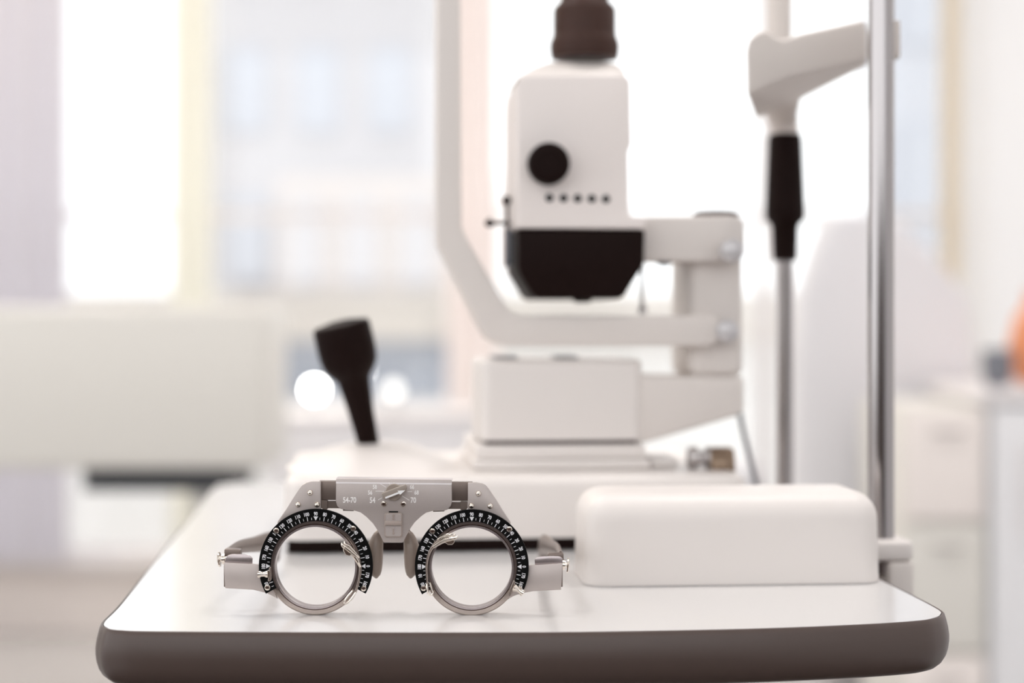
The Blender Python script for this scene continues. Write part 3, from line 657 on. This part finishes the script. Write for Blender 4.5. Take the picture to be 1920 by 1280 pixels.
def side(s, cx, cy):
    """s=-1 left unit in the picture, +1 right unit"""
    lab = 'left' if s < 0 else 'right'
    C = lambda y: T(cx, cy, y)
    # bracket plate (rivet plate) mirrored about the ring centre
    if s < 0:
        pl = [(601.5, 902.5), (601.5, 958), (585, 975), (560, 985), (524, 985), (519, 979), (536, 955), (549, 934), (560.5, 916.5), (566, 909.5), (574, 904.8), (584, 902.3)]
        riv = [(581.6, 923.4), (559.0, 945.6), (594.6, 945.8)]
    else:
        pl = [(877, 904.8), (877, 960), (895, 975), (920, 985), (955, 985), (958, 980), (943, 957), (930, 936), (917, 917), (911.5, 910.5), (904, 906.5), (893, 904.5)]
        riv = [(897.0, 925.0), (884.0, 947.8), (919.2, 948.5)]
    br = obj('rivet_plate', TP(pl, -0.0026, -0.0006, 0.0004, 2, 30), M['frame'], tf)
    for x, y in riv:
        c = T(x, y, -0.0026)
        obj('rivet', lathe([(5.6*S, -0.0002), (5.5*S, 0.0002), (4.7*S, 0.0007), (3.2*S, 0.0011), (1.5*S, 0.0013), (0, 0.0013)], c, FW, 24), M['nickel_b'], br)
    # ring body
    Ro, Ri = 89.8*S, 75*S
    prof = [(Ri+0.0010, -0.0012), (Ri+0.0014, -0.0012), (Ri+0.0014, 0.0002), (Ri+0.0016, -0.0022), (Ro-0.0004, -0.0024), (Ro, -0.0020), (Ro, 0.0022), (Ro-0.0004, 0.0026), (Ri+0.0010, 0.0026)]
    rg = obj('lens_ring', lathe(prof, C(0), FW, 128, closed=True), M['nickel'], tf, sharp=30)
    prof = [(Ri, 0.0034), (Ri+0.0009, 0.0034), (Ri+0.0009, -0.0040), (Ri+0.0002, -0.0040), (Ri, -0.0036)]
    obj('inner_lip', lathe([(r, h-0.0005) for r, h in prof], C(0), FW, 128, closed=True), M['lip'], rg, sharp=30)
    obj('groove', lathe([(78.4*S, 0.0022), (78.4*S, 0.00265), (80.6*S, 0.00265), (80.6*S, 0.0022)], C(0), FW, 128, closed=True), M['brownblack'], rg)
    # stepped barrel below the dial (upper arc, dark)
    def sector(r0, r1, a0, a1, y0, y1, n=96, bv=0.0):
        c = T(cx, cy, y0); f = []
        for i in range(n+1):
            a = radians(a0+(a1-a0)*i/n); f.append(c+Vector((r1*S*cos(a), 0, r1*S*sin(a))))
        g = []
        for i in range(n+1):
            a = radians(a0+(a1-a0)*i/n); g.append(c+Vector((r0*S*cos(a), 0, r0*S*sin(a))))
        bm = bmesh.new(); dv = Vector((0, y1-y0, 0))
        Fo = [bm.verts.new(p) for p in f]; Fi = [bm.verts.new(p) for p in g]; Bo = [bm.verts.new(p+dv) for p in f]; Bi = [bm.verts.new(p+dv) for p in g]
        for i in range(n):
            bm.faces.new([Fo[i], Fo[i+1], Fi[i+1], Fi[i]]); bm.faces.new([Bo[i], Bi[i], Bi[i+1], Bo[i+1]])
            bm.faces.new([Fo[i], Bo[i], Bo[i+1], Fo[i+1]]); bm.faces.new([Fi[i], Fi[i+1], Bi[i+1], Bi[i]])
        for i in (0, n): bm.faces.new([Fo[i], Fi[i], Bi[i], Bo[i]])
        return bevel(bm, bv, 1, 60) if bv else bm
    ba = obj('lens_barrel', sector(79.3, 85.5, -32, 212, -0.0042, -0.0020), M['barrel'], rg)
    # backing arc + dial
    obj('dial_carrier', sector(84, 104.5, -28, 208, -0.0028, 0.0012), M['frame'], rg)
    yd = -0.0048
    dl = sector(84, 106.2, -29, 209, yd, -0.0029, bv=0.00012)
    for f in dl.faces: f.material_index = 0
    ym = yd-0.00004
    # ticks
    for k in range(-5, 42):
        a = k*5
        if a < -26 or a > 206: continue
        if a in (0, 90, 180): continue
        r0, r1, wd = (84.8, 92.4, 1.25) if a % 10 == 0 else (86.2, 90.6, 0.8)
        ca, sa = cos(radians(a)), sin(radians(a)); k_ = (D0)/(D0+ym)
        line(dl, cx+ca*r0*k_, cy-sa*r0*k_, cx+ca*r1*k_, cy-sa*r1*k_, wd, ym, 1)
    for a in (0, 90, 180):
        ca, sa = cos(radians(a)), sin(radians(a)); tx, ty = -sa, -ca
        f = dl.faces.new([dl.verts.new(T(cx+ca*r+tx*o, cy-sa*r+ty*o, ym)) for r, o in ((85.3, 0), (93.2, -4.4), (93.2, 4.4))]); f.material_index = 1
    for a in list(range(0, 181, 10))+[-10, -20, 190, 200]:
        s_ = str(a if 0 <= a <= 180 else (180+a if a < 0 else a-180))
        if s < 0 and a == 190: continue
        g = glyphs(s_, 6.5*S/0.70, 0.00007, 0.76)
        r = 98.2; ca, sa = cos(radians(a)), sin(radians(a))
        put(dl, g, cx+ca*r, cy-sa*r, ym, rot=radians(a-90), mi=1)
    do = obj('axis_dial', dl, [M['dial'], M['mark']], rg, label='black dial with white degree figures')
    for a in (45, 138, -25, 204):
        r = 99.5 if a in (45, 138) else 99
        screw('dial_screw', cx+r*cos(radians(a)), cy-r*sin(radians(a)), yd, 5.3, tf, M['nickel_b'], rot=a)
    # temple block
    if s < 0:
        bl = [(419.5, 1056), (421, 1054.5), (486, 1058), (500, 1075), (520, 1122), (511, 1117), (499, 1111.5), (475, 1105.5), (422, 1102.5)]
        tabp = [(422, 1056), (422.5, 1046), (427, 1041), (434, 1038.8), (458, 1038.8), (469, 1042), (473.5, 1046.5), (473, 1057)]
    else:
        bl = [(1055, 1057.5), (1053.5, 1056), (989, 1060), (975, 1080), (952, 1124), (961, 1118), (976, 1112.5), (1000, 1108), (1052, 1105.5)]
        tabp = [(1055, 1058), (1055, 1047), (1050, 1043), (1036, 1042), (1016, 1043), (1005, 1045.5), (1002.5, 1049), (1003, 1059)]
    tb = obj('temple_block', TP(bl, -0.0022, -0.0006, 0.0004, 2, 30), M['frame'], tf)
    bk = [(x, y) for x, y in ((bl[0][0], 1057), (bl[0][0], 1100), ((bl[0][0]-3*s), 1100), ((bl[0][0]-3*s), 1057))]
    obj('side_flange', TP(bk, -0.0007, 0.012, 0.0002, 1), M['frame_d'], tb)
    obj('top_tab', TP(tabp, -0.0006, 0.0004, 0.0002, 2, 60), M['lip'], tb)
    # hinge and temple arm running back
    x0 = 420 if s < 0 else 1057
    hx = lambda px, py, y: T(px, py, y)
    hb = TP([(x0, 1029 if s < 0 else 1037), (x0-30*s, 1031 if s < 0 else 1038), (x0-30*s, 1052), (x0, 1054)], 0.010, 0.016, 0.0006, 2)
    hg = obj('hinge_bracket', hb, M['frame_d'], tb)
    kx = 412.5 if s < 0 else 1063.5; ky = 1050 if s < 0 else 1061
    c = T(kx+5*-s, ky-3, 0.010)
    obj('hinge_screw', lathe([(0.0012, 0), (0.0012, 0.0012), (0.0023, 0.0013), (0.0023, 0.0026), (0.0012, 0.0027), (0.0012, 0.0034), (0.0032, 0.0035), (0.0034, 0.0040), (0.0029, 0.0044), (0, 0.0046)], c-Vector((0.0024*s, 0, 0)), (s, 0, -0.08), 28), M['nickel_b'], hg)
    p0 = T(x0-6*s, 1038 if s < 0 else 1044, 0.014)
    pts = [p0, p0+Vector((-s*0.0005, 0.03, -0.001)), p0+Vector((-s*0.0022, 0.065, -0.0045)), p0+Vector((-s*0.0045, 0.092, -0.0068)), p0+Vector((-s*0.0055, 0.106, -0.0090)), p0+Vector((-s*0.0056, 0.114, -0.013)), p0+Vector((-s*0.0050, 0.117, -0.0175))]
    rs = [0.0026, 0.0030, 0.0038, 0.0048, 0.0056, 0.0056, 0.0040]
    sp = spline(pts, 6); n_ = len(sp)
    rr = [rs[min(int(i/6), 5)]*(1-(i % 6)/6)+rs[min(int(i/6)+1, 6)]*((i % 6)/6) for i in range(n_)]
    obj('temple_arm', tube(sp, rr, 14, flat=0.5, up=(0, 0.35, 1)), M['frame_d'], tf)
    return rg
rl = side(-1, 592.0, 1061.0)
rr_ = side(1, 884.6, 1062.0)

# nose pads
for s, x0 in ((-1, 705.5), (1, 770.0)):
    c = T(x0, 1038, 0.006)
    loops = []
    for i in range(15):
        u = i/14; zz = 0.0108-u*0.0216
        wdt = 0.0037*sqrt(max(1-(2*u-1)**2*0.985, 0.0))*(1.0+0.12*(u-0.4)); cxo = s*(-0.0012*(1-u)**2+0.0)+s*0.0010*sin(pi*u)
        loops.append([c+Vector((cxo+wdt*cos(2*pi*k/20), 0.0048*sqrt(max(1-(2*u-1)**2*0.98, 0))*sin(2*pi*k/20), zz)) for k in range(20)])
    npd = obj('nose_pad', loft(loops), M['pad'], tf, sharp=60)
    obj('pad_stem', TP([(x0-s*5-3, 984), (x0-s*5+3, 984), (x0-s*5+3, 996), (x0-s*5-3, 996)], 0.0005, 0.004, 0.0003, 1), M['frame_d'], npd)

# lens holding springs
def strip(name, pts, r, flat, par, m=M['nickel']):
    P_ = [T(*p) for p in pts]; sp = spline(P_, 6)
    if isinstance(r, list):
        rr = []
        for i in range(len(sp)):
            j = min(i//6, len(r)-2); t_ = (i-6*j)/6; rr.append(r[j]*(1-t_)+r[j+1]*t_)
        r = rr
    return obj(name, tube(sp, r, 10, flat=flat, up=(0, 1, 0)), m, par)
# right unit: three fingers from the left side
stem = [(803, 1112, -0.0052), (800.5, 1085, -0.0052), (799.5, 1060, -0.0055), (804, 1038, -0.006), (813, 1022, -0.006), (822, 1014, -0.0058)]
sr = strip('lens_spring', stem, [0.0007, 0.0006, 0.0006, 0.0007, 0.0010, 0.0013], 0.8, rr_)
fing = [[(815, 1016, -0.0045), (828, 1007, -0.005), (838, 1003, -0.006), (845, 1001, -0.0065), (846.5, 998, -0.0065)],
        [(818, 1018, -0.006), (832, 1010, -0.0065), (843, 1006.5, -0.0075), (851, 1003.5, -0.0085), (853.5, 1000, -0.0085)],
        [(812, 1025, -0.0075), (830, 1014, -0.008), (845, 1010, -0.009), (854, 1008, -0.010), (858, 1004.5, -0.010)]]
for f in fing: strip('spring_finger', f, [0.0008, 0.0011, 0.0011, 0.0007, 0.0003], 0.9, sr, M['nickel_b'])
obj('spring_tip', prism([T(833, 1016, -0.0088), T(840, 1021, -0.0088), T(848, 1021, -0.0088), T(852.5, 1016, -0.0088), T(851, 1011.5, -0.0088), T(842, 1012.5, -0.0088)][::-1], [T(833, 1016, -0.0082), T(840, 1021, -0.0082), T(848, 1021, -0.0082), T(852.5, 1016, -0.0082), T(851, 1011.5, -0.0082), T(842, 1012.5, -0.0082)][::-1], 0.0002, 1), M['nickel_b'], sr)
cl = tube(spline([T(*p) for p in ((800, 1094, -0.0058), (801.5, 1107, -0.0062), (806, 1114.5, -0.0062), (811, 1112, -0.0062), (809, 1103, -0.006), (805.5, 1092, -0.0058))], 6), 0.00045, 8)
obj('spring_clip', cl, M['nickel_b'], sr)
# left unit: fingers from the right side
stem = [(657, 1124, -0.0052), (666, 1110, -0.0052), (673, 1088, -0.0054), (676, 1065, -0.0056), (672, 1047, -0.006), (664, 1036, -0.006)]
sl2 = strip('lens_spring', stem, [0.0008, 0.0007, 0.0007, 0.0008, 0.0009, 0.0011], 0.8, rl)
fing = [[(673, 1045, -0.006), (663, 1033, -0.007), (654, 1024, -0.008), (647, 1020, -0.009), (645.5, 1014, -0.009)],
        [(668, 1042, -0.0075), (657, 1033, -0.0085), (648, 1026, -0.0095), (642, 1022, -0.0105), (640.5, 1017, -0.0105)],
        [(676, 1062, -0.006), (671, 1052, -0.0065), (665, 1043, -0.007), (659, 1038, -0.0075), (654, 1034, -0.008)]]
for f in fing: strip('spring_finger', f, [0.0008, 0.0010, 0.0010, 0.0007, 0.0003], 0.9, sl2, M['nickel_b'])
tp = [(642.5, 1025), (653, 1033), (660, 1039), (655, 1042), (648, 1040), (644, 1033)]
obj('spring_tip', prism([T(x, y, -0.0092) for x, y in tp][::-1], [T(x, y, -0.0086) for x, y in tp][::-1], 0.0002, 1), M['nickel_b'], sl2)
cl = tube(spline([T(*p) for p in ((661, 1107, -0.0058), (652, 1117, -0.006), (645, 1128, -0.006), (649, 1131, -0.006), (657, 1124, -0.006), (667, 1110, -0.0058))], 6), 0.00042, 8)
obj('spring_clip', cl, M['nickel_b'], sl2)
# spool shaped rotation knobs with their brackets
def spool(cx, cy, L, ang_, par):
    c = T(cx, cy, -0.0085); d = Vector((cos(ang_), 0, -sin(ang_)))
    h = L*S; pr = [(0, -h/2), (5.4*S, -h/2), (7.2*S, -h/2+0.0002), (7.2*S, -h/2+0.0008), (4.9*S, -h*0.12), (4.6*S, h*0.12), (6.6*S, h/2-0.0008), (6.6*S, h/2-0.0002), (5*S, h/2), (0, h/2)]
    sk = obj('rotation_knob', lathe(pr, c, d, 28), M['nickel_b'], par)
    return sk
bp = [(504.5, 1064), (508, 1062), (509, 1086), (506, 1090), (502, 1089), (503.5, 1080)]
bk1 = obj('knob_bracket', prism([T(x, y, -0.0092) for x, y in bp], [T(x, y, -0.0042) for x, y in bp], 0.0002, 1), M['nickel'], rl)
spool(493.0, 1076.0, 20, 0.0, rl)
bp = [(963, 1087), (966.5, 1090), (958, 1117), (953.5, 1119), (952, 1113)]
bk2 = obj('knob_bracket', prism([T(x, y, -0.0092) for x, y in bp], [T(x, y, -0.0042) for x, y in bp], 0.0002, 1), M['nickel'], rr_)
spool(972.0, 1106.0, 22, radians(32), rr_)
